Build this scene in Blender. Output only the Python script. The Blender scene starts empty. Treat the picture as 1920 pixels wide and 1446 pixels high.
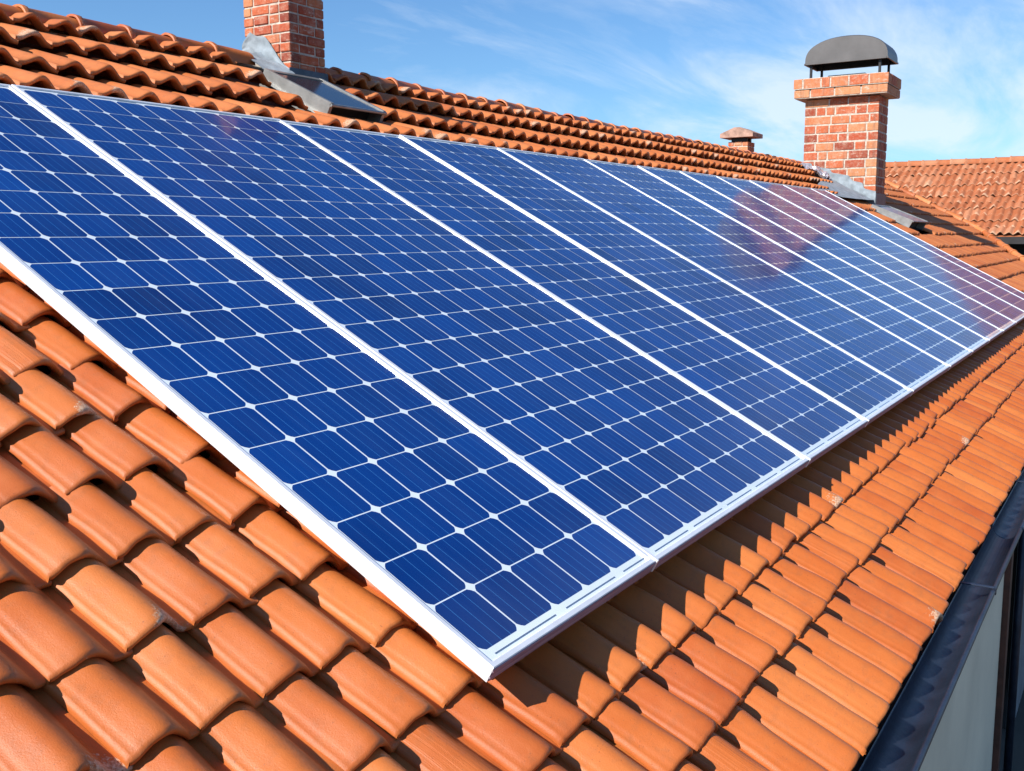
import bpy, math, random
import numpy as np
from mathutils import Vector, Matrix
random.seed(7); rng = np.random.default_rng(11)
sc = bpy.context.scene
COL = sc.collection
S = math.radians(28.0723)
cs, sn = math.cos(S), math.sin(S)

def P(u, v, n=0.0):
    """roof coordinates (along the eave, up the slope, off the slope) to the world"""
    return Vector((u, v*cs - n*sn, v*sn + n*cs))

# ------------------------------------------------------------------ materials
def mat(name):
    m = bpy.data.materials.new(name); m.use_nodes = True
    nt = m.node_tree; b = nt.nodes['Principled BSDF']
    return m, nt, b
def N(nt, t, **k):
    n = nt.nodes.new(t)
    for a, v in k.items():
        if a in n.inputs: n.inputs[a].default_value = v
        else: setattr(n, a, v)
    return n
def L(nt, a, b): nt.links.new(a, b)
def noise(nt, co, scale, detail=4, rough=.55, dist=0.0):
    n = N(nt, 'ShaderNodeTexNoise'); n.inputs['Scale'].default_value = scale
    n.inputs['Detail'].default_value = detail; n.inputs['Roughness'].default_value = rough
    n.inputs['Distortion'].default_value = dist
    L(nt, co, n.inputs['Vector']); return n.outputs['Fac']
def ramp(nt, fac, stops):
    r = N(nt, 'ShaderNodeValToRGB'); e = r.color_ramp.elements
    e[0].position, e[0].color = stops[0][0], (*stops[0][1], 1)
    e[1].position, e[1].color = stops[-1][0], (*stops[-1][1], 1)
    for p, c in stops[1:-1]:
        x = e.new(p); x.color = (*c, 1)
    L(nt, fac, r.inputs['Fac']); return r.outputs['Color']
def mix(nt, fac, a, b, mode='MIX'):
    m = N(nt, 'ShaderNodeMix'); m.data_type = 'RGBA'; m.blend_type = mode
    for sock, v in ((0, fac), (6, a), (7, b)):
        if isinstance(v, (int, float)): m.inputs[sock].default_value = v
        elif isinstance(v, tuple): m.inputs[sock].default_value = (*v, 1)
        else: L(nt, v, m.inputs[sock])
    return m.outputs[2]
def math_(nt, op, a, b=None, clamp=False):
    m = N(nt, 'ShaderNodeMath'); m.operation = op; m.use_clamp = clamp
    for i, v in enumerate((a, b)):
        if v is None: continue
        if isinstance(v, (int, float)): m.inputs[i].default_value = v
        else: L(nt, v, m.inputs[i])
    return m.outputs[0]
def bump(nt, b, h, strength, dist):
    n = N(nt, 'ShaderNodeBump'); n.inputs['Strength'].default_value = strength; n.inputs['Distance'].default_value = dist
    L(nt, h, n.inputs['Height']); L(nt, n.outputs['Normal'], b.inputs['Normal'])
def objco(nt): return N(nt, 'ShaderNodeTexCoord').outputs['Object']
def mapped(nt, co, sc_, rot=(0, 0, 0)):
    m = N(nt, 'ShaderNodeMapping'); m.inputs['Scale'].default_value = sc_; m.inputs['Rotation'].default_value = rot
    L(nt, co, m.inputs['Vector']); return m.outputs['Vector']

def simple(name, col, rough=.5, metal=0.0, var=.12, nscale=6, bmp=.0, bscale=60):
    m, nt, b = mat(name); co = objco(nt)
    f = noise(nt, co, nscale, 5)
    d = tuple(c*(1-var*1.6) for c in col); l = tuple(min(1, c*(1+var)) for c in col)
    L(nt, ramp(nt, f, [(.3, d), (.7, l)]), b.inputs['Base Color'])
    b.inputs['Roughness'].default_value = rough; b.inputs['Metallic'].default_value = metal
    if bmp: bump(nt, b, noise(nt, co, bscale, 4), bmp, .004)
    return m

def tile_material(name, c_lo, c_mid, c_hi, dirt, rough=.42):
    m, nt, b = mat(name); co = objco(nt)
    at = N(nt, 'ShaderNodeAttribute', attribute_name='tone')
    sp = N(nt, 'ShaderNodeSeparateColor'); L(nt, at.outputs['Color'], sp.inputs[0])
    base = ramp(nt, sp.outputs[0], [(0, c_lo), (.5, c_mid), (1, c_hi)])
    # cloudy firing marks, streaks down the slope
    cl = noise(nt, co, 5.5, 5, .6)
    base = mix(nt, math_(nt, 'MULTIPLY', ramp(nt, cl, [(.4, (0, 0, 0)), (.75, (1, 1, 1))]), .35), base, c_hi)
    st = noise(nt, mapped(nt, co, (60, 5, 5)), 1.0, 3)
    base = mix(nt, math_(nt, 'MULTIPLY', ramp(nt, st, [(.52, (0, 0, 0)), (.8, (1, 1, 1))]), .22), base, c_lo)
    # small dark specks and dirt, more of it where the tile is worn
    spk = noise(nt, co, 190, 2, .5)
    spm = ramp(nt, spk, [(.69, (0, 0, 0)), (.74, (1, 1, 1))])
    base = mix(nt, math_(nt, 'MULTIPLY', spm, .55), base, (.10, .035, .02))
    dn = ramp(nt, noise(nt, co, 24, 6, .7), [(.5, (0, 0, 0)), (.72, (1, 1, 1))])
    base = mix(nt, math_(nt, 'MULTIPLY', dn, dirt), base, (.17, .085, .04))
    # pale crust on worn noses
    wn = noise(nt, co, 75, 5, .75)
    w = math_(nt, 'ADD', sp.outputs[1], math_(nt, 'MULTIPLY', math_(nt, 'SUBTRACT', wn, .5), 1.3))
    wm = ramp(nt, w, [(.52, (0, 0, 0)), (.66, (1, 1, 1))])
    crust = ramp(nt, noise(nt, co, 150, 4, .7), [(.35, (.34, .14, .07)), (.55, (.60, .38, .24)), (.72, (.74, .60, .44))])
    base = mix(nt, math_(nt, 'MULTIPLY', wm, .9), base, crust)
    L(nt, base, b.inputs['Base Color'])
    b.inputs['Roughness'].default_value = rough
    b.inputs['Specular IOR Level'].default_value = .42
    rr = N(nt, 'ShaderNodeMapRange'); rr.inputs['To Min'].default_value = rough-.07; rr.inputs['To Max'].default_value = rough+.15
    L(nt, cl, rr.inputs['Value']); L(nt, rr.outputs[0], b.inputs['Roughness'])
    # ribbed drag lines on some tiles + fine grain
    ax = N(nt, 'ShaderNodeSeparateXYZ'); L(nt, co, ax.inputs[0])
    rib = noise(nt, mapped(nt, co, (170, 2, 2)), 1.0, 3, .6)
    h = math_(nt, 'ADD', math_(nt, 'MULTIPLY', math_(nt, 'MULTIPLY', rib, sp.outputs[2]), 1.4),
              math_(nt, 'ADD', math_(nt, 'MULTIPLY', noise(nt, co, 260, 4, .7), .55), math_(nt, 'MULTIPLY', noise(nt, co, 38, 4), .5)))
    h = math_(nt, 'ADD', h, math_(nt, 'MULTIPLY', math_(nt, 'MULTIPLY', wn, wm), 1.2))
    bump(nt, b, h, .5, .003)
    return m

TILE = tile_material('clay_tile', (.37, .072, .015), (.47, .115, .021), (.56, .175, .042), .26, .43)
TILE_OLD = tile_material('weathered_clay_tile', (.37, .088, .021), (.50, .140, .034), (.60, .215, .070), .38, .55)
TILE_PALE = tile_material('bleached_clay_tile', (.27, .068, .020), (.39, .110, .036), (.50, .25, .14), .5, .8)

def brick_material():
    m, nt, b = mat('fired_brick'); co = objco(nt)
    at = N(nt, 'ShaderNodeAttribute', attribute_name='tone')
    sp = N(nt, 'ShaderNodeSeparateColor'); L(nt, at.outputs['Color'], sp.inputs[0])
    base = ramp(nt, sp.outputs[0], [(0, (.20, .032, .015)), (.35, (.39, .064, .021)), (.7, (.48, .100, .030)), (1, (.55, .22, .09))])
    base = mix(nt, math_(nt, 'MULTIPLY', ramp(nt, noise(nt, co, 14, 6, .7), [(.45, (0, 0, 0)), (.75, (1, 1, 1))]), .55), base, (.60, .36, .24))
    base = mix(nt, math_(nt, 'MULTIPLY', ramp(nt, noise(nt, co, 60, 4, .7), [(.56, (0, 0, 0)), (.72, (1, 1, 1))]), .6), base, (.13, .05, .035))
    smear = ramp(nt, noise(nt, mapped(nt, co, (9, 9, 22)), 1, 6, .75), [(.56, (0, 0, 0)), (.68, (1, 1, 1))])
    base = mix(nt, math_(nt, 'MULTIPLY', smear, .7), base, (.62, .52, .42))
    run = ramp(nt, noise(nt, mapped(nt, co, (14, 14, 1.3)), 1, 5, .65), [(.50, (0, 0, 0)), (.72, (1, 1, 1))])
    base = mix(nt, math_(nt, 'MULTIPLY', run, .5), base, (.16, .09, .06))
    L(nt, base, b.inputs['Base Color']); b.inputs['Roughness'].default_value = .85
    bump(nt, b, noise(nt, co, 90, 6, .7), .9, .006)
    return m
BRICK = brick_material()
MORTAR = simple('lime_mortar', (.52, .44, .36), .95, 0, .25, 25, .8, 120)
FRAME = simple('white_aluminium', (.90, .89, .90), .36, .35, .05, 12)
BACK = simple('white_backsheet', (.78, .84, .88), .35, 0, .04, 9)
_b = BACK.node_tree.nodes['Principled BSDF']; _b.inputs['Coat Weight'].default_value = 1; _b.inputs['Coat Roughness'].default_value = .03
RIBBON = simple('tin_ribbon', (.35, .42, .50), .3, .7, .1, 30)
GAPD = simple('vent_opening_shade', (.015, .015, .018), .6, 0, .1, 20)  # black painted for the shade inside the vent openings
GUTTER = simple('dark_slate_metal', (.026, .036, .060), .42, .45, .25, 7, .25, 30)
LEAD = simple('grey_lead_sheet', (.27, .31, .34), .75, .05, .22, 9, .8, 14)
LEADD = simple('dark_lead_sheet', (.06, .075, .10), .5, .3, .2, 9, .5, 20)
STEEL = simple('dull_galvanised_steel', (.30, .30, .29), .45, .6, .15, 9, .3, 30)
HOOD = simple('brown_grey_coated_metal', (.115, .105, .10), .42, .35, .12, 3)
HOODD = simple('black_iron', (.02, .02, .022), .5, .4, .1, 3)
WALLG = simple('grey_render', (.80, .68, .50), .85, 0, .07, 1.4, .35, 40)
WOODR = simple('red_brown_wood', (.09, .030, .018), .6, 0, .3, 8)
DARK = simple('dark_timber', (.022, .020, .022), .7, 0, .3, 5)
CURT = simple('pale_slatted_shutter', (.22, .24, .26), .6, 0, .15, 5)
STONE = simple('pale_stone', (.40, .24, .18), .9, 0, .3, 9, .8, 30)
FOIL = simple('crumpled_foil', (.62, .56, .58), .28, .6, .35, 30)
GROUND = simple('dry_earth', (.12, .10, .075), .95, 0, .3, .4, .5, 3)

def glass_dark():
    m, nt, b = mat('dark_window_glass'); b.inputs['Base Color'].default_value = (.012, .02, .035, 1)
    b.inputs['Roughness'].default_value = .16; b.inputs['Specular IOR Level'].default_value = .3; return m
GLASS = glass_dark()

def cell_material():
    m, nt, b = mat('monocrystalline_cell'); uvn = N(nt, 'ShaderNodeUVMap'); co = objco(nt)
    s = N(nt, 'ShaderNodeSeparateXYZ'); L(nt, uvn.outputs[0], s.inputs[0])
    at = N(nt, 'ShaderNodeAttribute', attribute_name='tone')
    sp = N(nt, 'ShaderNodeSeparateColor'); L(nt, at.outputs['Color'], sp.inputs[0])
    s2 = N(nt, 'ShaderNodeSeparateXYZ'); L(nt, co, s2.inputs[0])
    base = ramp(nt, sp.outputs[0], [(0, (.0004, .0160, .105)), (.5, (.0005, .0270, .165)), (1, (.0008, .0400, .220))])
    big = noise(nt, co, 1.1, 4, .6)
    base = mix(nt, math_(nt, 'MULTIPLY', ramp(nt, big, [(.35, (0, 0, 0)), (.7, (1, 1, 1))]), .5), base, (.0008, .062, .30))
    str_ = noise(nt, mapped(nt, co, (120, 9, 1), (0, 0, .35)), 1, 4, .6)
    base = mix(nt, math_(nt, 'MULTIPLY', ramp(nt, str_, [(.45, (0, 0, 0)), (.8, (1, 1, 1))]), .35), base, (.002, .020, .15))
    # busbars along the slope (three) and hair-fine fingers
    f = math_(nt, 'FRACT', math_(nt, 'ADD', math_(nt, 'MULTIPLY', s.outputs[0], 4.0), .5))
    d = math_(nt, 'ABSOLUTE', math_(nt, 'SUBTRACT', f, .5))
    bus = math_(nt, 'LESS_THAN', d, .018)
    edge = math_(nt, 'MULTIPLY', math_(nt, 'GREATER_THAN', s.outputs[0], .06), math_(nt, 'LESS_THAN', s.outputs[0], .94))
    bus = math_(nt, 'MULTIPLY', bus, edge)
    base = mix(nt, math_(nt, 'MULTIPLY', bus, .8), base, (.05, .22, .52))
    # dust freckles
    gl_ = math_(nt, 'MULTIPLY', math_(nt, 'SUBTRACT', .34, s2.outputs[1], True), noise(nt, mapped(nt, co, (16, 3, 1)), 1, 5, .7), True)
    base = mix(nt, math_(nt, 'MULTIPLY', gl_, .5, True), base, (.20, .22, .24))
    du = ramp(nt, noise(nt, co, 150, 2, .5), [(.74, (0, 0, 0)), (.78, (1, 1, 1))])
    base = mix(nt, math_(nt, 'MULTIPLY', du, .12), base, (.4, .45, .55))
    film = ramp(nt, noise(nt, mapped(nt, co, (7, .8, 1)), 1, 6, .7), [(.45, (0, 0, 0)), (.8, (1, 1, 1))])
    base = mix(nt, math_(nt, 'MULTIPLY', film, .045), base, (.25, .36, .50))
    L(nt, base, b.inputs['Base Color'])
    b.inputs['Roughness'].default_value = .38; b.inputs['Specular IOR Level'].default_value = .08
    b.inputs['Coat Weight'].default_value = .50; b.inputs['Coat IOR'].default_value = 1.5
    cr = N(nt, 'ShaderNodeMapRange'); cr.inputs['To Min'].default_value = .03; cr.inputs['To Max'].default_value = .13
    L(nt, noise(nt, co, 3, 5, .7), cr.inputs['Value']); L(nt, cr.outputs[0], b.inputs['Coat Roughness'])
    bn = N(nt, 'ShaderNodeBump'); bn.inputs['Strength'].default_value = .05; bn.inputs['Distance'].default_value = .01
    L(nt, noise(nt, co, 1.4, 2), bn.inputs['Height']); L(nt, bn.outputs['Normal'], b.inputs['Coat Normal'])
    return m
CELL = cell_material()
def edge_shade_material():  # streaked mauve with the shade of the downslope frame side put into the colour
    m, nt, b = mat('streaked_edge_shade'); co = objco(nt)
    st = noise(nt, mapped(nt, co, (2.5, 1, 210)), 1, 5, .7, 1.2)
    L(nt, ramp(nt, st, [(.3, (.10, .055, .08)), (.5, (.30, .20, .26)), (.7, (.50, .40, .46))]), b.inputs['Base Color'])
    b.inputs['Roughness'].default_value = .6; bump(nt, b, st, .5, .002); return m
EDGE = edge_shade_material()

# ------------------------------------------------------------------ mesh helpers
class MB:
    def __init__(s): s.v = []; s.f = []; s.t = []; s.m = []; s.uv = []
    def add(s, vs, fs, tone=(.5, 0, 0), mi=0):
        o = len(s.v); s.v += [tuple(v) for v in vs]
        if isinstance(tone, list): s.t += tone
        else: s.t += [tone]*len(vs)
        for f in fs: s.f.append(tuple(i+o for i in f)); s.m.append(mi)
    def box(s, a, b, fn=None, tone=(.5, 0, 0), mi=0, bev=0.0):
        x0, y0, z0 = a; x1, y1, z1 = b
        if bev <= 0:
            vs = [(x, y, z) for x in (x0, x1) for y in (y0, y1) for z in (z0, z1)]
            fs = [(0, 1, 3, 2), (4, 6, 7, 5), (0, 4, 5, 1), (2, 3, 7, 6), (0, 2, 6, 4), (1, 5, 7, 3)]
        else:
            e = bev; vs = []; fs = []; idx = {}
            X = (x0, x1); Y = (y0, y1); Z = (z0, z1)
            for i in (0, 1):
                for j in (0, 1):
                    for k in (0, 1):
                        sx, sy, sz = (e if i == 0 else -e), (e if j == 0 else -e), (e if k == 0 else -e)
                        idx[i, j, k, 0] = len(vs); vs.append((X[i], Y[j]+sy, Z[k]+sz))
                        idx[i, j, k, 1] = len(vs); vs.append((X[i]+sx, Y[j], Z[k]+sz))
                        idx[i, j, k, 2] = len(vs); vs.append((X[i]+sx, Y[j]+sy, Z[k]))
            I = idx
            for i in (0, 1): fs.append([I[i, 0, 0, 0], I[i, 1, 0, 0], I[i, 1, 1, 0], I[i, 0, 1, 0]])
            for j in (0, 1): fs.append([I[0, j, 0, 1], I[1, j, 0, 1], I[1, j, 1, 1], I[0, j, 1, 1]])
            for k in (0, 1): fs.append([I[0, 0, k, 2], I[1, 0, k, 2], I[1, 1, k, 2], I[0, 1, k, 2]])
            for i in (0, 1):
                for j in (0, 1): fs.append([I[i, j, 0, 0], I[i, j, 1, 0], I[i, j, 1, 1], I[i, j, 0, 1]])
                for k in (0, 1): fs.append([I[i, 0, k, 0], I[i, 1, k, 0], I[i, 1, k, 2], I[i, 0, k, 2]])
            for j in (0, 1):
                for k in (0, 1): fs.append([I[0, j, k, 1], I[1, j, k, 1], I[1, j, k, 2], I[0, j, k, 2]])
            for i in (0, 1):
                for j in (0, 1):
                    for k in (0, 1): fs.append([I[i, j, k, 0], I[i, j, k, 1], I[i, j, k, 2]])
        if fn: vs = [fn(*v) for v in vs]
        s.add(vs, fs, tone, mi)
    def tube(s, pts, r, seg=10, tone=(.5, 0, 0), mi=0, cap=True):
        pts = [Vector(p) for p in pts]; rings = []
        for i, p in enumerate(pts):
            t = (pts[min(i+1, len(pts)-1)]-pts[max(i-1, 0)]).normalized()
            a = t.cross(Vector((0, 0, 1)));
            if a.length < .05: a = t.cross(Vector((1, 0, 0)))
            a.normalize(); b = t.cross(a)
            rr = r[i] if isinstance(r, (list, tuple)) else r
            rings.append([p+a*rr*math.cos(k*2*math.pi/seg)+b*rr*math.sin(k*2*math.pi/seg) for k in range(seg)])
        vs = [q for g in rings for q in g]
        fs = [(i*seg+k, i*seg+(k+1) % seg, (i+1)*seg+(k+1) % seg, (i+1)*seg+k) for i in range(len(pts)-1) for k in range(seg)]
        if cap: fs += [tuple(range(seg)), tuple(range((len(pts)-1)*seg, len(pts)*seg))]
        s.add(vs, fs, tone, mi)
    def build(s, name, mats, parent=None, smooth=False, recalc=True, label=None, weld=False):
        me = bpy.data.meshes.new(name); vs = s.v
        if parent is not None:
            M_ = Matrix.Identity(4); q = parent
            while q is not None: M_ = q.matrix_basis @ M_; q = q.parent
            inv = M_.inverted() if not s.__dict__.get('local') else Matrix.Identity(4)
            vs = [tuple(inv @ Vector(v)) for v in vs]
        me.from_pydata(vs, [], s.f)
        for m in (mats if isinstance(mats, (list, tuple)) else [mats]): me.materials.append(m)
        me.polygons.foreach_set('material_index', s.m)
        ca = me.color_attributes.new('tone', 'FLOAT_COLOR', 'POINT')
        ca.data.foreach_set('color', [c for t in s.t for c in (*t, 1.0)])
        if recalc:
            import bmesh
            bm = bmesh.new(); bm.from_mesh(me); bmesh.ops.recalc_face_normals(bm, faces=bm.faces); bm.to_mesh(me); bm.free()
        if smooth: me.polygons.foreach_set('use_smooth', [True]*len(me.polygons))
        o = bpy.data.objects.new(name, me); COL.objects.link(o)
        if parent is not None: o.parent = parent
        if label: o['label'] = label
        return o
def empty(name, loc, rot=(0, 0, 0), label=None, cat=None, group=None):
    o = bpy.data.objects.new(name, None); COL.objects.link(o)
    o.location = loc; o.rotation_euler = rot; o.empty_display_size = .2
    o.matrix_basis = Matrix.Translation(loc) @ Matrix.Rotation(rot[0], 4, 'X')
    if label: o['label'] = label
    if cat: o['category'] = cat
    if group: o['group'] = group
    return o
def ss(a, b, x):
    t = np.clip((x-a)/(b-a), 0, 1); return t*t*(3-2*t)

# ------------------------------------------------------------------ roof tiles
def profile(x, kind):
    if kind == 'roman':     # broad barrel, steep right flank, narrow trough
        w_ = np.sin(np.pi*np.clip(x/.80, 0, 1)**1.05)
        h = .72*w_**.72 + .26*w_**2 + .10*(1-ss(0, .2, x)) + .07*ss(.86, 1.06, x)
        return h
    if kind == 'wave':
        return .5-.5*np.cos(2*np.pi*np.clip(x, -.1, 1.1))
    return np.sqrt(np.clip(1-((x-.5)/.5)**2, 0, 1))   # 'barrel'

def tiles(mb, fn, u0, u1, edges, pitch, kind='roman', amp=.056, thick=.021, nu=20, nv=7, tail=.045, rise=.037,
          n0=-.170, jit=1.5, close=False, phase=0.0, umax=None, wear_p=.07, skip=None, worn=0.0, rib_p=.085):
    """one course of overlapping clay tiles per pair of edges (nose of the course at edges[k])"""
    nv = max(nv, 4)
    for k in range(len(edges)-1):
        e0, e1 = edges[k], edges[k+1]; Ln = e1-e0+tail
        off = phase + rng.uniform(-.012, .012)*jit
        cnt = int((u1-u0)/pitch)+2
        for i in range(-1, cnt):
            ua = u0+off+i*pitch
            if ua < u0-pitch*.6 or ua > u1: continue
            if umax and ua+pitch*.5 > umax(e0+.1): continue
            if skip and skip(ua+pitch*.5, e0+.5*(e1-e0)): continue
            x = np.linspace(-.05, 1.05, nu)
            sv = np.array([.060, .004, -.0015, .0015, .012, .035]+list(np.linspace(.10, Ln, nv-2)))
            nd = np.array([thick*1.15, thick, thick*.55, .0030, .0004, 0]+[0]*(nv-2))
            xx, vv = np.meshgrid(x, sv); dd = np.repeat(nd[:, None], nu, 1)
            a = amp*(1+rng.normal(0, .035)*jit)
            h = a*profile(xx, kind)
            # drooping rounded nose
            h -= .004*np.exp(-vv/.02)
            lift = rise*(1-vv/Ln) + thick*.7*(1-ss(-.05, .6, xx)) + rng.normal(0, .0018)*jit
            yaw = rng.normal(0, .015)*jit; tilt = rng.normal(0, .010)*jit
            vj = rng.normal(0, .0035)*jit
            edge = np.interp(x, np.linspace(-.1, 1.1, 9), rng.normal(0, .0014*jit, 9))
            worn_t = rng.random() < wear_p
            if worn_t:
                c0 = rng.uniform(.2, .8); edge = edge+.020*np.exp(-((x-c0)/.22)**2)*rng.uniform(.3, 1)
            near = np.exp(-np.clip(vv, 0, 9)/.04)
            U = ua + xx*pitch + (vv-Ln*.5)*yaw
            V = e0 + vv + vj + near*edge[None, :]
            H = n0 + h + lift - dd + (xx-.5)*pitch*tilt
            H += .0018*jit*np.sin(xx*7+rng.uniform(0, 6))*np.sin(vv*22+rng.uniform(0, 6))
            if umax:
                lim = umax(V) if not np.isscalar(umax(.5)) else umax(0); U = np.minimum(U, lim)
            pts = [fn(*q) for q in zip(U.ravel(), V.ravel(), H.ravel())]
            R = len(sv); t0 = float(np.clip(rng.normal(.5, .17), 0, 1))
            cth = rng.uniform(.2, .8)
            wr = (np.exp(-np.clip(vv, 0, 9)/(.070 if worn_t else .006))*(1.05 if worn_t else .38)*np.exp(-((xx-cth)/.35)**2 if worn_t else xx*0) + worn*.3)
            rib = 1.0 if rng.random() < rib_p else .04
            tone = [(t0, float(w), rib) for w in wr.ravel()]
            fs = [(r*nu+c, r*nu+c+1, (r+1)*nu+c+1, (r+1)*nu+c) for r in range(R-1) for c in range(nu-1)]
            # side lips so the edge of a tile has its thickness
            o = len(pts)
            for side in (0, nu-1):
                lo = [tuple(Vector(pts[r*nu+side])-NRM*thick) for r in range(3, R)]
                b = len(pts); pts += lo; tone += [(t0, 0.0, rib)]*len(lo)
                for j in range(R-4): fs.append(((3+j)*nu+side, (4+j)*nu+side, b+j+1, b+j))
            if close and k == 0:      # clay stop end closing the eave course
                b = len(pts); q = [(U[1, c], e0+.022, H[1, c]+.002) for c in range(nu)]+[(U[1, c], e0+.022, n0-.06) for c in range(nu)]
                pts += [fn(*w3) for w3 in q]; tone += [(t0, .2, .1)]*(2*nu)
                fs += [(b+c, b+c+1, b+nu+c+1, b+nu+c) for c in range(nu-1)]
            mb.add(pts, fs, tone)
NRM = P(0, 0, 1)

EA = [-.81, -.455, -.215, .035] + [.035+.2600*i for i in range(1, 16)]
GABLE = -2.1
def umax_main(v):
    return np.where(np.asarray(v) > 2.6, 25.5, 25.5-(2.6-np.asarray(v))*1.9)

house = empty('tiled_house', (8, 2, -4.4), label='red clay tiled house carrying the solar panels, with two brick chimneys', cat='house')

rf = MB()
# near ground of the picture: full detail
tiles(rf, P, GABLE, 6.2, EA[:4], .182, nu=22, nv=7, phase=.032, close=True)                      # eave courses, near
tiles(rf, P, GABLE, .30, EA[3:], .182, nu=22, nv=7, phase=.032)                       # left of the panels
tiles(rf, P, 6.2, 19.0, EA[:4], .182, nu=11, nv=4, phase=.032+.028, umax=umax_main, wear_p=.05, close=True)  # eave courses, far
tiles(rf, P, .30, 15.4, EA[3:7], .182, nu=9, nv=3, phase=.02, wear_p=0)                # under the front of the panels
main_roof = rf.build('roof', TILE, house, smooth=True, recalc=False, label='orange clay roof tiles around the solar panels')
# the second batch of older wavy tiles is the same roof: added to it as one sub-part
ru = MB()
def skip_up(u, v):
    return (3.60 < u < 4.42 and 4.10 < v < 5.2) or (4.0 < u < 4.4 and v > 4.9) or (18.05 < u < 18.9 and v > 3.55) or (u > 15.9 and v < 4.3) or (u > 17.5 and v < 4.9)
tiles(ru, P, GABLE, 18.2, [3.74, 3.90, 4.27, 4.67, 5.03, 5.25], .215, kind='wave', amp=.062, nu=15, nv=4, tail=.03, n0=-.180,
      rise=.105, thick=.028, phase=.03, skip=skip_up, wear_p=.16, worn=.35, jit=1.4)
EC = [.0, .42, .83, 1.22, 1.59, 1.92, 2.38, 2.83, 3.28, 3.72, 4.2, 4.62, 5.0, 5.25]
def skip_c(u, v): return (18.0 < u < 18.95 and 3.3 < v) or (u < 18.1 and v > 3.5) or (17.0 < u < 18.5 and 2.6 < v < 3.5)
tiles(ru, P, 15.2, 25.5, EC, .15, kind='wave', amp=.040, nu=8, nv=3, n0=-.175, rise=.052, thick=.035, tail=.06, umax=umax_main,
      skip=skip_c, wear_p=.1, worn=.3, jit=1.5)
ru.build('upper_tile_courses', TILE_OLD, main_roof, smooth=True, recalc=False, label='older wavy clay tiles below the ridge')

# deck under the tiles, both slopes, gable and hip end
dk = MB()
RV = 5.27
ridge = P(0, RV, -.20)
def slab(mb, quad, th, mi=0):
    q = [Vector(a) for a in quad]; n = (q[1]-q[0]).cross(q[2]-q[0]).normalized()*th
    mb.add([*q, *[a-n for a in q]], [(0, 1, 2, 3), (4, 7, 6, 5), (0, 4, 5, 1), (1, 5, 6, 2), (2, 6, 7, 3), (3, 7, 4, 0)], mi=mi)
slab(dk, [P(GABLE, -.73, -.232), P(19.0, -.73, -.232), P(25.4, 2.6, -.232), P(25.4, RV, -.232)], .05)
slab(dk, [P(GABLE, -.73, -.232), P(25.4, RV, -.232), P(25.4, RV, -.2321), P(GABLE, RV, -.232)], .05)
rb = ridge; back_y = 2*rb.y+.6
slab(dk, [(GABLE, rb.y, rb.z), (25.4, rb.y, rb.z), (25.4, back_y, -.45), (GABLE, back_y, -.45)], .05)
a, b2, c2 = P(19.0, -.76, -.2), P(25.4, 2.6, -.2), P(25.4, RV, -.2)
dk.add([a, b2, Vector((25.4, 2.3, -1.0)), Vector((19.3, -.6, -1.0))], [(0, 1, 2, 3)])
dk.build('roof_deck', simple('old_roof_boards', (.20, .065, .035), .9, 0, .3, 6), main_roof)

def cap_run(mb, pts_fn, n, r, seg=12, th=.016, flare=.014, tone_r=True):
    """overlapping half-round caps: pts_fn(t) gives centre, t in 0..n"""
    for i in range(n):
        A, B = Vector(pts_fn(i-.04)), Vector(pts_fn(i+1.02)); d = (B-A).normalized()
        side = d.cross(Vector((0, 0, 1))).normalized(); up = side.cross(d).normalized()
        jr = rng.normal(0, .003); jz = rng.normal(0, .004); jy = rng.normal(0, .004)
        vs = []; tn = []; t0 = float(np.clip(rng.normal(.45, .25), 0, 1))
        st = [(0, r*1.02+jr, 1), (0.012, r+flare+jr, 0), (.05, r+flare+jr, 0), (.075, r+.001+jr, 0), (.5, r-.002+jr, 0), (1, r-flare*.9+jr, 0)]
        Ld = (B-A).length
        ss_ = [(0, r+flare-th)] + [(s_[0]*(1 if s_[0] >= .5 else .38/Ld*1.0)*1.0, s_[1]) for s_ in st[1:]]
        ss_ = [(0.0, r+flare-th+jr), (0.0, r+flare-.003+jr), (.012, r+flare+jr), (.10, r+flare*.9+jr), (.13, r+.001+jr), (.5, r-.001+jr), (1.0, r-flare*.6+jr)]
        for t, rr in ss_:
            c = A.lerp(B, t)+up*jz+side*jy*t
            for k in range(seg+1):
                an = math.pi*(-.06+1.12*k/seg)
                wob = 1+.012*math.sin(k*2.1+i)
                vs.append(c+side*rr*wob*math.cos(an)+up*rr*wob*math.sin(an))
                tn.append((t0, .5 if .005 < t < .14 else .12, .35))
        fs = [(a_*(seg+1)+k, a_*(seg+1)+k+1, (a_+1)*(seg+1)+k+1, (a_+1)*(seg+1)+k) for a_ in range(len(ss_)-1) for k in range(seg)]
        mb.add(vs, fs, tn)
rc = MB()
RCv, RCn, RCr = 5.215, -.135, .098
u = GABLE-.05; st = .37
n1 = int((3.80-u)/st); cap_run(rc, lambda t: P(3.80-n1*st+t*st, RCv, RCn), n1, RCr)
rc.build('ridge_cap', TILE, main_roof, smooth=True, recalc=False, label='half-round clay caps along the ridge')
rc2 = MB(); n2 = int((25.4-4.42)/st); cap_run(rc2, lambda t: P(4.42+t*st, RCv, RCn), n2, RCr)
rc2.build('ridge_cap', TILE, main_roof, smooth=True, recalc=False, label='half-round clay caps along the ridge')
hc = MB(); A_, B_ = P(19.1, -.75, -.10), P(25.4, 2.62, -.10)
cap_run(hc, lambda t: A_.lerp(B_, t/14), 14, .075)
cap_run(hc, lambda t: P(25.45, 2.62, -.10).lerp(P(25.45, 5.2, -.10), t/6), 6, .07)
hc.build('verge_cap', TILE_OLD, main_roof, smooth=True, recalc=False)

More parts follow.
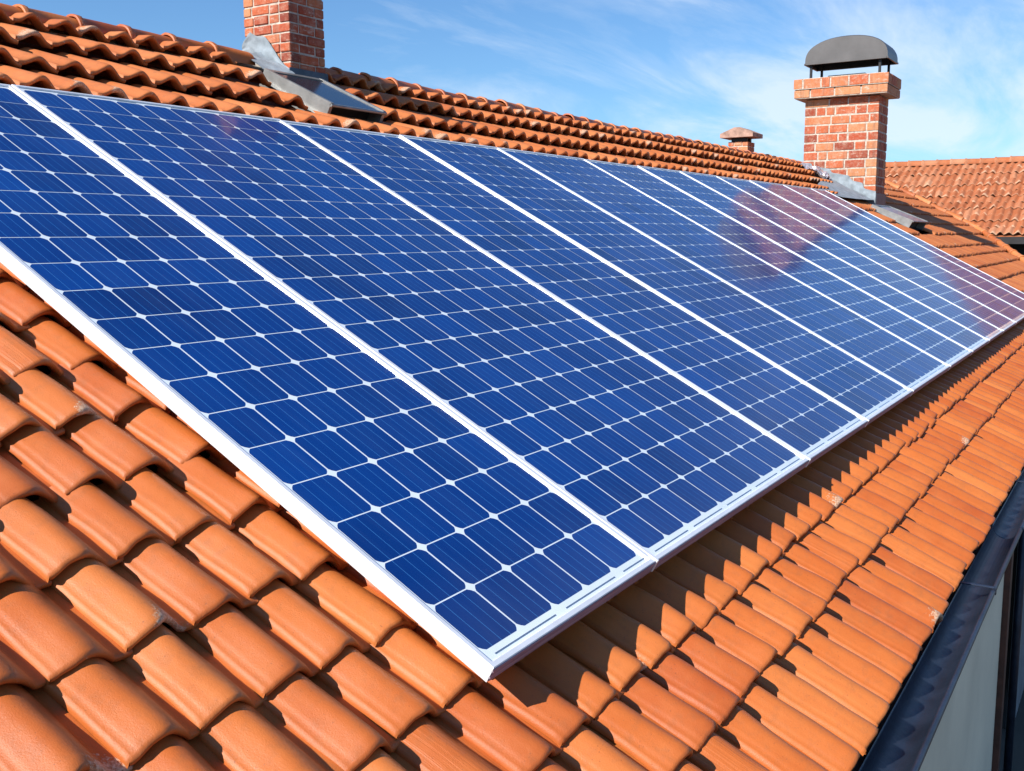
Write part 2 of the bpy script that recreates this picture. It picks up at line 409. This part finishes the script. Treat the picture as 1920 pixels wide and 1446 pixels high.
# mortar bedding under the ridge caps
mbd = MB(); mbd.box((GABLE, 0, 0), (3.99, .15, .055), fn=lambda x, y, z: P(x, RCv-.075+y, RCn-.03+z-.03))
mbd.box((4.38, 0, 0), (25.35, .15, .055), fn=lambda x, y, z: P(x, RCv-.075+y, RCn-.03+z-.03))
mbd.build('ridge_mortar', MORTAR, main_roof)

# ------------------------------------------------------------------ gutter, eave, walls
gt = MB()
GY, GZ, GR = -.722, -.520, .064
seg = 14
for (xa, xb) in [(GABLE+i*3.0-.012, GABLE+i*3.0+3.0) for i in range(7)]:
    vs = []; stx = [xa, xa+.03, (xa+xb)/2, xb]
    for j, x in enumerate(stx):
        rad = GR+(.0022 if j < 2 else 0)
        dz = rng.normal(0, .0015)
        prof = [(GY+rad*math.cos(math.pi+math.pi*k/seg), GZ+dz+rad*math.sin(math.pi+math.pi*k/seg)) for k in range(seg+1)]
        # rolled bead on the outer rim (outer rim is the -Y side: first point)
        bead = [(prof[0][0]-.009+.009*math.cos(t), prof[0][1]+.009*math.sin(t)) for t in np.linspace(math.pi*2*.95, math.pi*.02, 9)]
        for (y, z) in bead+prof: vs.append((x, y, z))
    w = len(bead)+len(prof)
    fs = [(a_*w+k, a_*w+k+1, (a_+1)*w+k+1, (a_+1)*w+k) for a_ in range(3) for k in range(w-1)]
    gt.add(vs, fs)
g = gt.build('gutter', GUTTER, house, smooth=True, recalc=False, label='dark slate-blue metal half-round gutter along the eave')
sm = g.modifiers.new('Solid', 'SOLIDIFY'); sm.thickness = .002
for i in range(9):
    bk = MB(); x = GABLE+.5+i*2.2
    bk.box((x-.011, GY-GR-.012, GZ+.012), (x+.011, GY+GR+.03, GZ+.017), bev=.001)
    bk.box((x-.011, GY-GR-.020, GZ-.015), (x+.011, GY-GR-.0165, GZ+.017), bev=.001)
    bk.build('gutter_bracket', GUTTER, g)
fa = MB(); fa.box((GABLE, -.650, -.66), (18.9, -.625, -.545)); fa.build('fascia', DARK, house)
sf = MB(); sf.box((GABLE, -.624, -.64), (18.9, -.30, -.62)); sf.build('soffit', DARK, house)

WY = -.40
def wallbox(name, x0, x1, z0, z1, m, dy=0.0, th=.2, parent=house, bev=.004, label=None):
    w = MB(); w.box((x0, WY+dy, z0), (x1, WY+dy+th, z1), bev=bev); return w.build(name, m, parent, label=label)
wallbox('wall', GABLE+.1, 3.12, -4.4, -.62, DARK, .02, label='dark timber wall under the eave')
wallbox('wall', 3.27, 7.45, -4.4, -.62, WALLG, label='smooth grey rendered wall panel under the gutter')
wallbox('post', 3.12, 3.266, -4.4, -.62, WOODR, -.05)
wallbox('post', 7.454, 7.60, -4.4, -.62, WOODR, -.05)
wallbox('wall', 7.604, 8.75, -4.4, -.62, DARK, .15)
sh = MB(); sh.box((8.76, WY-.03, -3.9), (9.9, WY+.02, -1.6), bev=.004)
for i in range(9): sh.box((8.80+i*.12, WY-.042, -3.85), (8.87+i*.12, WY-.031, -1.65), bev=.002)
sh.build('shutter', CURT, house, label='pale vertically slatted shutter')
wallbox('wall', 9.92, 18.6, -4.4, -.62, DARK, .05)
dpp = MB(); dpp.tube([(7.9, WY-.09, -.60), (7.9, WY-.09, -4.4)], .035, 12); dpp.build('downpipe', GUTTER, house, smooth=True)
for X in (GABLE+.12, 18.5):
    gb = MB()
    gb.add([(X, WY+.22, -4.4), (X, back_y-.5, -4.4), (X, back_y-.5, -.5), (X, rb.y, rb.z-.12), (X, WY+.22, -.5),
            (X+.1, WY+.22, -4.4), (X+.1, back_y-.5, -4.4), (X+.1, back_y-.5, -.5), (X+.1, rb.y, rb.z-.12), (X+.1, WY+.22, -.5)],
           [(0, 1, 2, 3, 4), (9, 8, 7, 6, 5), (0, 5, 6, 1), (1, 6, 7, 2), (2, 7, 8, 3), (3, 8, 9, 4), (4, 9, 5, 0)])
    gb.build('gable_wall', WALLG, house)

# ------------------------------------------------------------------ chimneys
def brick_box(mb, x0, x1, y0, y1, z0, z1, ch, bl, bw, mo, jit=.003, tone=(.6, .27), slope_cut=None, hdr=.12):
    nz = max(1, round((z1-z0)/ch)); ch = (z1-z0)/nz
    for k in range(nz):
        za, zb = z0+k*ch+mo/2, z0+(k+1)*ch-mo/2
        own_x = k % 2 == 0    # which faces run through the corner
        for face in range(4):
            alongy = face < 2
            lo, hi = (y0, y1) if alongy else (x0, x1)
            if alongy != own_x: lo += bw+mo; hi -= bw+mo
            p_ = lo
            first = True
            while p_ < hi-.01:
                l = bl*(.5 if (rng.random() < hdr) else 1)*rng.uniform(.93, 1.05)
                if first and k % 4 in (1, 2): l = bl*.55
                first = False
                q = min(p_+l, hi)
                if hi-q < bl*.3: q = hi
                j = rng.normal(0, jit); j2 = rng.normal(0, jit*.6)
                t = (float(np.clip(rng.normal(*tone), 0, 1)), 0, 0)
                e = min(.006, (zb-za)*.08)
                if face == 0: bx = ((x0+j, p_, za+j2), (x0+bw, q-mo, zb+j2))
                elif face == 1: bx = ((x1-bw, p_, za+j2), (x1+j, q-mo, zb+j2))
                elif face == 2: bx = ((p_, y0+j, za+j2), (q-mo, y0+bw, zb+j2))
                else: bx = ((p_, y1-bw, za+j2), (q-mo, y1+j, zb+j2))
                if alongy and q == hi: bx = (bx[0], (bx[1][0], hi, bx[1][2]))
                if not alongy and q == hi: bx = (bx[0], (hi, bx[1][1], bx[1][2]))
                mb.box(*bx, tone=t, bev=e)
                p_ = q
    m = .008
    mb.box((x0+m, y0+m, z0+.002), (x1-m, y1-m, z1-mo), mi=1)

def chimney(name, x0, x1, y0, y1, zb, zt, ch, bl, bw, mo, crown, label, over=.17, crown_h=.38):
    c = MB(); brick_box(c, x0, x1, y0, y1, zb, zt, ch, bl, bw, mo)
    o = c.build('chimney', [BRICK, MORTAR], house, label=label)
    k = MB(); ov = over
    h = crown_h/2
    brick_box(k, x0-ov, x1+ov, y0-ov, y1+ov, zt, zt+h*.9, h*.9, bl*1.25, bw*1.4, mo, tone=(.95, .1), hdr=0)
    brick_box(k, x0-ov-.012, x1+ov+.012, y0-ov-.012, y1+ov+.012, zt+h*.9, zt+2*h, h*1.1, bl*.95, bw*1.4, mo, tone=(.75, .25), hdr=.5)
    k.build('crown', [BRICK, MORTAR], o, label='corbelled brick crown')
    return o
c1 = chimney('near', 4.0, 4.39, 4.40, 4.88, 1.7, 3.02, .0735, .205, .10, .011, True,
             'brick chimney astride the ridge, cut by the top of the photo', over=.05, crown_h=.16)
c2 = chimney('far', 18.1, 18.86, 3.18, 4.55, 1.1, 3.58, .167, .37, .20, .027, True,
             'brick chimney with a domed metal hood beyond the far end of the panels', over=.17, crown_h=.37)
# pots on the near chimney's flue
fl = MB(); fl.box((4.12, 4.55, 3.18), (4.28, 4.73, 3.25), bev=.01); fl.build('flue', STONE, c1)

# hood of the far chimney: barrel vault, hollow below, on four posts
hd = MB()
hx0, hx1, hy0, hy1, hz0, hz1 = 18.02, 18.88, 3.05, 4.56, 4.22, 4.66
def hood_shell(inset, mb, mi):
    prof = []
    for t in np.linspace(0, math.pi, 25):
        y = (hy0+hy1)/2+((hy1-hy0)/2-inset)*math.copysign(abs(math.cos(t))**.92, math.cos(t))
        z = hz0+(hz1-hz0-inset)*abs(math.sin(t))**.72
        prof.append((y, z))
    vs = []
    for x, sc_ in ((hx0+inset, .0), (hx0+.05+inset, .02), (hx1-.05-inset, .02), (hx1-inset, .0)):
        for (y, z) in prof: vs.append((x, y, z+sc_*(z-hz0)/(hz1-hz0)))
    w = len(prof)
    fs = [(a_*w+k, a_*w+k+1, (a_+1)*w+k+1, (a_+1)*w+k) for a_ in range(3) for k in range(w-1)]
    fs += [tuple(range(w)), tuple(range(3*w, 4*w))]
    mb.add(vs, fs, mi=mi)
hood_shell(0, hd, 0); hood_shell(.02, hd, 1)
for (y, z) in ((hy0, 0), (hy1, 0)):
    hd.box((hx0-.01, y-.015, hz0-.02), (hx1+.01, y+.015, hz0+.012), bev=.004)
for x in (hx0, hx1): hd.box((x-.012, hy0+.016, hz0-.019), (x+.012, hy1-.016, hz0+.011), bev=.004)
hdo = hd.build('hood', [HOOD, HOODD], c2, recalc=False, label='dull grey domed metal rain hood')
for x in (18.10, 18.84):
    for y in (3.20, 4.46):
        ps = MB(); ps.box((x-.022, y-.022, 3.93), (x+.022, y+.022, hz0+.10), bev=.004)
        ps.box((x-.05, y-.05, 3.94), (x+.05, y+.05, 3.962), bev=.003)
        ps.build('hood_post', HOODD, c2)
cap2 = MB(); cap2.box((18.0, 3.10, 3.935), (18.96, 4.63, 3.955), bev=.005); cap2.box((18.3, 3.5, 3.95), (18.66, 4.2, 4.02), bev=.01)
cap2.build('mortar_cap', MORTAR, c2)

# step flashing sheets on the left faces, apron on the front faces
def sheet(mb, pts, dx, th=.004, jig=.004):
    """polygon in the plane X = const, given (y, z) pairs"""
    n = len(pts); vs = [(dx+rng.normal(0, jig*.3), y, z) for y, z in pts]+[(dx-th+rng.normal(0, jig*.3), y, z) for y, z in pts]
    fs = [tuple(range(n)), tuple(range(2*n-1, n-1, -1))]+[(i, (i+1) % n, (i+1) % n+n, i+n) for i in range(n)]
    mb.add(vs, fs)
def rz(v, n=-.12): q = P(0, v, n); return q.y, q.z
f1 = MB()
# crumpled lead patch: subdivided sheet with folds
def crumple(mb, grid_fn, nu, nv, th, amp):
    g_ = np.zeros((nu, nv)); ph = rng.uniform(0, 6, 6)
    vs = []
    for i in range(nu):
        for j in range(nv):
            a_, b_ = i/(nu-1), j/(nv-1)
            d = amp*(math.sin(a_*11+ph[0]+3*b_)*.5+math.sin(b_*13+ph[1]-4*a_)*.4+math.sin((a_+b_)*23+ph[2])*.3+rng.normal(0, .25))
            q, nn = grid_fn(a_, b_); vs.append(Vector(q)+Vector(nn)*d)
    o = len(vs); vs += [v-Vector(grid_fn(.5, .5)[1])*th for v in vs[:]]
    fs = [(i*nv+j, i*nv+j+1, (i+1)*nv+j+1, (i+1)*nv+j) for i in range(nu-1) for j in range(nv-1)]
    fs += [tuple(o+q for q in reversed(f)) for f in fs]
    mb.add(vs, fs)
def g1(a_, b_):   # a: down the slope, b: up the wall
    y = 4.90-.52*a_; zb_ = rz((y+(-.12)*sn)/cs, -.15)[1]
    zt_ = float(np.interp(y, [4.38, 4.66, 4.80, 4.92], [2.27, 2.57, 2.61, 2.50]))+.012*math.sin(a_*14)
    zt_ = max(zt_, zb_+.06)
    return (3.985, y, zb_*(1-b_)+zt_*b_), (-1, 0, 0)
crumple(f1, g1, 26, 14, .004, .007)
def g2(a_, b_):   # flange lying on the tiles
    v = 5.30-.62*a_; u_ = 3.99-(.24-.06*a_)*b_
    return P(u_, v, -.045-.035*b_), NRM
crumple(f1, g2, 22, 10, .004, .009)
f1.build('flashing', LEAD, c1, smooth=True, recalc=False, label='crumpled grey lead flashing at the foot of the chimney')
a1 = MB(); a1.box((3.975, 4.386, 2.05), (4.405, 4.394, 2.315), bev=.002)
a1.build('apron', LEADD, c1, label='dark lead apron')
f2 = MB()
st_ = [(4.56, 2.27), (4.50, 2.31), (4.36, 2.26), (4.34, 2.20), (4.02, 2.14), (4.0, 2.05), (3.66, 2.0), (3.62, 1.91), (3.42, 1.88), (3.38, 1.76), (3.20, 1.72)]
lowz = [(3.165, rz(3.165/cs-.06, -.17)[1]), (4.56, rz(4.56/cs-.06, -.17)[1])]
def g3(a_, b_):
    y = 4.58-1.41*a_; zb_ = rz((y-.06)/cs, -.17)[1]
    zt_ = np.interp(-y, [-4.60, -4.40, -4.36, -4.02, -4.0, -3.66, -3.62, -3.42, -3.38, -3.1], [2.40, 2.38, 2.32, 2.26, 2.19, 2.12, 2.03, 1.98, 1.87, 1.80])
    return (18.085, y, zb_*(1-b_)+zt_*b_), (-1, 0, 0)
crumple(f2, g3, 40, 8, .004, .006)
def g4(a_, b_): w_ = .32+2.5*ss(.25, .85, a_)-.6*ss(.9, 1, a_); return P(18.09-w_*b_, 5.05-1.45*a_, -.045-.012*b_), NRM
crumple(f2, g4, 30, 6, .004, .008)
f2.build('flashing', LEAD, c2, smooth=True, recalc=False, label='pale stepped lead flashing along the chimney foot')
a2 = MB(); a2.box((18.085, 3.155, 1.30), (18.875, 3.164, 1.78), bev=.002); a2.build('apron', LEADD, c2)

# low metal vent boxes below the chimneys
def vent_box(parent, u0, u1, v0, v1, hf, hb, label):
    w = .03; nb = -.17
    m = MB()
    def wedge(ua, ub, top_pad=0.0):
        m.add([P(ua, v0, nb), P(ub, v0, nb), P(ub, v1, nb), P(ua, v1, nb),
               P(ua, v0, hf+top_pad), P(ub, v0, hf+top_pad), P(ub, v1, hb+top_pad), P(ua, v1, hb+top_pad)],
              [(0, 3, 2, 1), (4, 5, 6, 7), (0, 1, 5, 4), (1, 2, 6, 5), (2, 3, 7, 6), (3, 0, 4, 7)])
    wedge(u0, u0+w, .008); wedge(u1-w, u1, .008)
    # rolled front lip and back rail, flange on the tiles
    m.tube([P(u0, v0-.006, hf-.008), P(u1, v0-.006, hf-.008)], .012, 8)
    m.add([P(u0+w, v1-.04, hb-.03), P(u1-w, v1-.04, hb-.03), P(u1-w, v1, hb-.03), P(u0+w, v1, hb-.03),
           P(u0+w, v1-.04, hb+.006), P(u1-w, v1-.04, hb+.006), P(u1-w, v1, hb+.006), P(u0+w, v1, hb+.006)],
          [(0, 3, 2, 1), (4, 5, 6, 7), (0, 1, 5, 4), (1, 2, 6, 5), (2, 3, 7, 6), (3, 0, 4, 7)])
    m.box((u0-.05, v0-.02, 0), (u0-.001, v1, .006), fn=lambda x, y, z: P(x, y, -.118+z))
    m.box((u1+.001, v0-.02, 0), (u1+.06, v1, .006), fn=lambda x, y, z: P(x, y, -.112+z))
    vb = m.build('roof_vent', STEEL, parent, label=label)
    gl = MB(); gl.add([P(u0+w+.002, v0+.004, hf-.012), P(u1-w-.002, v0+.004, hf-.012), P(u1-w-.002, v1-.042, hb-.012), P(u0+w+.002, v1-.042, hb-.012),
                       P(u0+w+.002, v0+.004, hf), P(u1-w-.002, v0+.004, hf), P(u1-w-.002, v1-.042, hb), P(u0+w+.002, v1-.042, hb)],
                      [(0, 3, 2, 1), (4, 5, 6, 7), (0, 1, 5, 4), (1, 2, 6, 5), (2, 3, 7, 6), (3, 0, 4, 7)])
    gl.build('cover_glass', GLASS, vb)
    bkk = MB(); bkk.add([P(u0+w, v0+.12, nb), P(u1-w, v0+.12, nb), P(u1-w, v0+.12, hf-.02), P(u0+w, v0+.12, hf-.02),
                         P(u0+w, v0-.03, -.14), P(u1-w, v0-.03, -.14)], [(0, 1, 2, 3), (0, 1, 5, 4)])
    bkk.build('opening', GAPD, vb)  # black sheets stand in for the shade inside the vent mouth
vent_box(house, 3.63, 4.24, 4.17, 4.86, -.005, -.045, 'low metal vent box with dark glass cover below the near chimney')
vent_box(house, 17.1, 18.5, 2.62, 3.38, .02, -.05, 'low metal vent box at the far top corner of the panels')

# crumpled foil left at the foot of the far chimney
fo = MB()
def g5(a_, b_): return P(17.45+.42*a_, 4.45+.55*b_, .02-.10*abs(b_-.5)), NRM
crumple(fo, g5, 16, 12, .006, .045)
foil = fo.build('foil_scrap', FOIL, smooth=False, recalc=False)
foil['label'] = 'crumpled pale foil scrap lying against the far brick chimney'; foil['category'] = 'foil scrap'

# small stone-capped chimney behind the ridge
vx, vy = 16.0, 5.05
sc_m = MB(); brick_box(sc_m, vx-.14, vx+.22, vy-.16, vy+.20, 1.8, 2.66, .09, .2, .1, .012, tone=(.9, .15))
cs_o = sc_m.build('chimney', [BRICK, MORTAR], house, label='small stubby chimney with a stone slab cap behind the ridge')
sl = MB()
sl.box((vx-.10, vy-.12, 2.66), (vx-.03, vy+.16, 2.73), bev=.01, mi=1); sl.box((vx+.1, vy-.12, 2.66), (vx+.18, vy+.16, 2.73), bev=.01, mi=1)
pts = [(vy-.28, 2.73), (vy-.28, 2.80), (vy-.04, 2.90), (vy+.06, 2.90), (vy+.32, 2.80), (vy+.32, 2.73)]
n_ = len(pts); xs0, xs1 = vx-.24, vx+.30
sl.add([(xs0, y, z) for y, z in pts]+[(xs1, y, z) for y, z in pts], [tuple(range(n_)), tuple(range(2*n_-1, n_-1, -1))]+[(i, (i+1) % n_, (i+1) % n_+n_, i+n_) for i in range(n_)])
sl.build('slab_cap', [STONE, HOODD], cs_o)

# ------------------------------------------------------------------ solar panels
US = [0, .965, 2.70, 3.86, 5.13, 6.62, 7.80, 8.90, 10.03, 11.25, 12.70, 14.10, 14.92]
PH = 3.70; TH = .047; FW = .0175
where = ['nearest solar panel, its lower corner jutting over the sunlit tiles',
         'extra wide solar panel beside the nearest one, below the near brick chimney',
         'solar panel just right of the extra wide one',
         'fourth solar panel counting from the near corner, between two narrow white seams',
         'fifth solar panel counting from the near corner',
         'sixth solar panel counting from the near corner',
         'seventh solar panel counting from the near corner',
         'sixth solar panel counting back from the far chimney end',
         'fifth solar panel counting back from the far chimney end',
         'fourth solar panel counting back from the far chimney end',
         'solar panel third from the far end, mirroring the far chimney',
         ]
where = where[:11]+['narrow last solar panel touching the far chimney flashing']
where[10] = 'solar panel next to the narrow last one by the far chimney'
where[9] = 'third solar panel back from the far chimney end'
where[8] = 'fourth solar panel back from the far chimney end'
where[7] = 'fifth solar panel back from the far chimney end'
for k in range(12):
    ua, ub = US[k]+.003, US[k+1]-.003; W_ = ub-ua
    dz = rng.normal(0, .0006)
    root = empty('solar_panel', P(ua, 0, -TH+dz), (S+rng.normal(0, .0006), 0, 0), where[k], 'solar panel', 'solar panels in a row on the tiled roof')
    fr = MB(); fr.local = True
    sidew = FW
    # four mitred rails, each with a lip over the glass and a drip groove on its outer face
    def rail(mb, a, b, inward, closed_groove=True):
        """a->b outer corner line at z=0; inward unit vector; profile swept with mitres"""
        a = Vector(a); b = Vector(b); d = (b-a).normalized(); iw = Vector(inward)
        prof = [(0, 0), (0, .012), (.004, .0125), (.004, .0160), (0, .017), (0, .033), (.004, .0335), (.004, .0365), (0, .037), (0, TH-.002), (.002, TH), (sidew-.002, TH), (sidew, TH-.0015), (sidew, TH-.006), (.016, TH-.006), (.016, .004), (.016, 0)]
        vs = []
        for e, base in ((1, a), (-1, b)):
            for (o_, z_) in prof: vs.append(base+iw*o_+d*e*o_+Vector((0, 0, z_)))
        n = len(prof)
        fs = [(i, (i+1) % n, (i+1) % n+n, i+n) for i in range(n)]
        mb.add(vs, fs)
    rail(fr, (0, 0, 0), (W_, 0, 0), (0, 1, 0)); rail(fr, (0, PH, 0), (W_, PH, 0), (0, -1, 0))
    rail(fr, (0, 0, 0), (0, PH, 0), (1, 0, 0)); rail(fr, (W_, 0, 0), (W_, PH, 0), (-1, 0, 0))
    fr.build('frame', FRAME, root)
    eg = MB(); eg.local = True; eg.box((.004, -.0024, .003), (W_-.004, -.0004, TH-.004)); eg.build('edge_shade_strip', EDGE, root)  # added strip carrying the painted shade of the lower frame side
    bs = MB(); bs.local = True
    bs.box((.0165, .0165, TH-.012), (W_-.0165, PH-.0165, TH-.0068))
    # cells
    mx, m0, m1 = .026, .052, .038
    nc = max(1, round((W_-2*mx)/.172)); nr = 20
    cw, chh = (W_-2*mx)/nc, (PH-m0-m1)/nr; gp = .0031 + (.0008 if k > 4 else 0); cf = .017
    me = bpy.data.meshes.new('cells'); vs = []; fs = []; uvs = []; tn = []
    for i in range(nc):
        for j in range(nr):
            x0, x1 = mx+i*cw+gp, mx+(i+1)*cw-gp; y0, y1 = m0+j*chh+gp*.8, m0+(j+1)*chh-gp*.8
            o = len(vs); ow = []
            for (cx, cy, sx, sy, flip) in ((x0, y0, 1, 1, 0), (x1, y0, -1, 1, 1), (x1, y1, -1, -1, 0), (x0, y1, 1, -1, 1)):
                arc = [(cx, cy+sy*cf), (cx+sx*cf*.40, cy+sy*cf*.48), (cx+sx*cf*.48, cy+sy*cf*.40), (cx+sx*cf, cy)]
                if flip: arc.reverse()
                ow += arc
            z = TH-.0062
            for (x, y) in ow: vs.append((x, y, z)); uvs.append(((x-x0)/(x1-x0), (y-y0)/(y1-y0)))
            t = float(np.clip(rng.normal(.45, .22), 0, 1)); tn += [(t, 0, 0, 1)]*len(ow)
            fs.append(tuple(range(o, o+len(ow))))
    me.from_pydata(vs, [], fs); me.materials.append(CELL)
    uvl = me.uv_layers.new(name='UVMap')
    for lp in me.loops: uvl.data[lp.index].uv = uvs[lp.vertex_index]
    ca = me.color_attributes.new('tone', 'FLOAT_COLOR', 'POINT'); ca.data.foreach_set('color', [c for t in tn for c in t])
    co = bpy.data.objects.new('cells', me); COL.objects.link(co); co.parent = root
    # tin ribbons joining the strings, lower and upper margin
    rb_ = bs
    for i in range(0, nc):
        xa, xb = mx+i*cw+cw*.16, mx+(i+1)*cw-cw*.16
        if i % 2 == 0: xb = min(xb+cw*.35, W_-mx)
        rb_.box((xa, .031, TH-.0066), (xb, .0345, TH-.0055), mi=1)
        if i % 2 == 1: rb_.box((xa, PH-.030, TH-.0066), (xb, PH-.0275, TH-.0055), mi=1)
    rb_.build('backsheet', [BACK, RIBBON], root)
    # joint clamp at the lower corner between neighbours, rails and feet below
    if k < 11:
        cl = MB(); cl.local = True
        cl.box((W_-.002, -.006, .004), (W_+.008, .030, TH+.004), bev=.0015); cl.build('clamp', FRAME, root)
    for vv in (.55, 3.0):
        rl = MB(); rl.local = True
        rl.box((.10 if k == 0 else 0, vv-.02, -.045), (W_, vv+.02, -.002))
        x = .5
        while x < W_-.1: rl.box((x-.02, vv-.03, -.13), (x+.02, vv+.03, -.046)); x += .8
        rl.build('mounting_rail', STEEL, root)

# ------------------------------------------------------------------ neighbouring roof at the right
nb = empty('neighbour_house', (29, 0, -4.4), label='neighbouring house with bleached scalloped clay tiles beyond the far roof end', cat='house')
NX0, NZ0, NX1, NZ1 = 25.95, .98, 29.6, 2.98
nl = math.hypot(NX1-NX0, NZ1-NZ0); nvx, nvz = (NX1-NX0)/nl, (NZ1-NZ0)/nl
def PN(u_, v, n): return Vector((NX0+v*nvx-n*nvz, -u_, NZ0+v*nvz+n*nvx))
nr_ = MB()
ed = [0.0, .68, 1.36, 2.04, 2.72, 3.40, 4.02]
_N = NRM; NRM = PN(0, 0, 1)-PN(0, 0, 0)
for k in range(len(ed)-1):
    tiles(nr_, PN, -7.5, 3.0, [ed[k], ed[k]+.34], .19, kind='wave', amp=.075, nu=8, nv=3, n0=-.03, rise=.05, thick=.03, tail=.05, jit=2.6, wear_p=.35, worn=.9, phase=.03*k)
    tiles(nr_, PN, -7.5, 3.0, [ed[k]+.34, ed[k+1]], .19, kind='wave', amp=.07, nu=8, nv=3, n0=-.03, rise=.025, thick=.02, tail=.05, jit=2.6, wear_p=.3, worn=.9, phase=.03*k+.01)
NRM = _N
nro = nr_.build('roof', TILE_PALE, nb, smooth=True, recalc=False, label='bleached scalloped clay tiles')
nd = MB(); slab(nd, [PN(-7.6, 0, -.04), PN(3.1, 0, -.04), PN(3.1, nl, -.04), PN(-7.6, nl, -.04)], .06)
slab(nd, [(NX1, 7.6, NZ1-.05), (NX1, -3.1, NZ1-.05), (NX1+3.6, -3.1, NZ0), (NX1+3.6, 7.6, NZ0)], .06)
nd.build('roof_deck', TILE_PALE, nro)
nc_ = MB(); cap_run(nc_, lambda t: Vector((NX1, 7.5-t*.38, NZ1-.01)), 28, .13); nc_.build('ridge_cap', TILE_PALE, nro, smooth=True, recalc=False)
nf = MB(); nf.box((NX0-.03, -3.1, NZ0-.22), (NX0+.0, 7.5, NZ0-.045), bev=.004); nf.build('fascia', DARK, nb)
nw = MB(); nw.box((NX0+.9, -3.0, -4.4), (NX1+2.6, 7.4, NZ0-.05)); nw.build('wall', DARK, nb)  # dark colour and deep setback stand in for the shade under this eave
nso = MB(); nso.box((NX0+.01, -3.0, NZ0-.20), (NX0+.9, 7.4, NZ0-.17)); nso.build('soffit', DARK, nb)

# ------------------------------------------------------------------ ground
gr = MB(); R_ = 3000
gr.add([(-R_, -R_, -4.4), (R_, -R_, -4.4), (R_, R_, -4.4), (-R_, R_, -4.4)], [(0, 1, 2, 3)])
go = gr.build('ground', GROUND); go['kind'] = 'structure'

# ------------------------------------------------------------------ light and sky
Sd = Vector((-.70, .245, .60)).normalized()
elev = math.asin(Sd.z); azim = math.atan2(Sd.x, Sd.y)
sd = bpy.data.lights.new('sun', 'SUN'); sd.energy = 5.0; sd.angle = math.radians(.5); sd.color = (1, .955, .88)
so = bpy.data.objects.new('sun', sd); COL.objects.link(so)
so.rotation_euler = (-Sd).to_track_quat('-Z', 'Y').to_euler()
w = bpy.data.worlds.new('World'); sc.world = w; w.use_nodes = True
nt = w.node_tree; bg = nt.nodes['Background']
sky = N(nt, 'ShaderNodeTexSky'); sky.sky_type = 'NISHITA'; sky.sun_disc = False
sky.sun_elevation = elev; sky.sun_rotation = azim; sky.air_density = 1.0; sky.dust_density = .4; sky.ozone_density = 2.2
tc = N(nt, 'ShaderNodeTexCoord').outputs['Generated']
sx = N(nt, 'ShaderNodeSeparateXYZ'); L(nt, tc, sx.inputs[0])
zc = math_(nt, 'MAXIMUM', sx.outputs[2], .02)
den = math_(nt, 'ADD', zc, .12)
px_ = math_(nt, 'DIVIDE', sx.outputs[0], den); py_ = math_(nt, 'DIVIDE', sx.outputs[1], den)
cx_ = N(nt, 'ShaderNodeCombineXYZ'); L(nt, px_, cx_.inputs[0]); L(nt, py_, cx_.inputs[1])
cm = mapped(nt, cx_.outputs[0], (.55, 1.5, 1), (0, 0, .5))
n1_ = noise(nt, cm, 1.25, 9, .62, .5)
n2_ = noise(nt, mapped(nt, cx_.outputs[0], (.35, .5, 1), (0, 0, .3)), .8, 4, .5)
cl_ = math_(nt, 'ADD', math_(nt, 'MULTIPLY', n1_, .62), math_(nt, 'MULTIPLY', n2_, .5))
vd = N(nt, 'ShaderNodeVectorMath'); vd.operation = 'DOT_PRODUCT'; L(nt, tc, vd.inputs[0]); vd.inputs[1].default_value = (.985, .10, .12)
cl_ = math_(nt, 'ADD', cl_, math_(nt, 'MULTIPLY', math_(nt, 'SUBTRACT', vd.outputs['Value'], .93), 1.0))
cov = ramp(nt, cl_, [(.515, (0, 0, 0)), (.575, (.18, .18, .18)), (.71, (.9, .9, .9))])
skyc = mix(nt, 1.0, sky.outputs[0], (.68, .985, 1.28), 'MULTIPLY')
skyc = mix(nt, math_(nt, 'MULTIPLY', cov, .8), skyc, (7.4, 8.3, 9.4))
L(nt, skyc, bg.inputs['Color']); bg.inputs['Strength'].default_value = .080

# ------------------------------------------------------------------ camera
yaw, pitch, roll = math.radians(31.89993802), math.radians(8.33146707), math.radians(-.36924121)
F = Vector((math.cos(yaw)*math.cos(pitch), math.sin(yaw)*math.cos(pitch), -math.sin(pitch)))
R = F.cross(Vector((0, 0, 1))).normalized(); U = R.cross(F)
c, s = math.cos(roll), math.sin(roll); R2 = c*R+s*U; U2 = -s*R+c*U
cd = bpy.data.cameras.new('camera'); cam = bpy.data.objects.new('camera', cd); COL.objects.link(cam)
M = Matrix((R2, U2, -F)).transposed().to_4x4(); M.translation = Vector((-1.95361099, -1.27516154, 1.03129629))
cam.matrix_world = M; cd.sensor_width = 36; cd.lens = 1912.43/1920*36; cd.clip_start = .05; cd.clip_end = 6000
sc.camera = cam
sc.view_settings.view_transform = 'Standard'; sc.view_settings.look = 'None'; sc.view_settings.gamma = 1
sc.view_settings.exposure = .57
sc.render.engine = 'CYCLES'
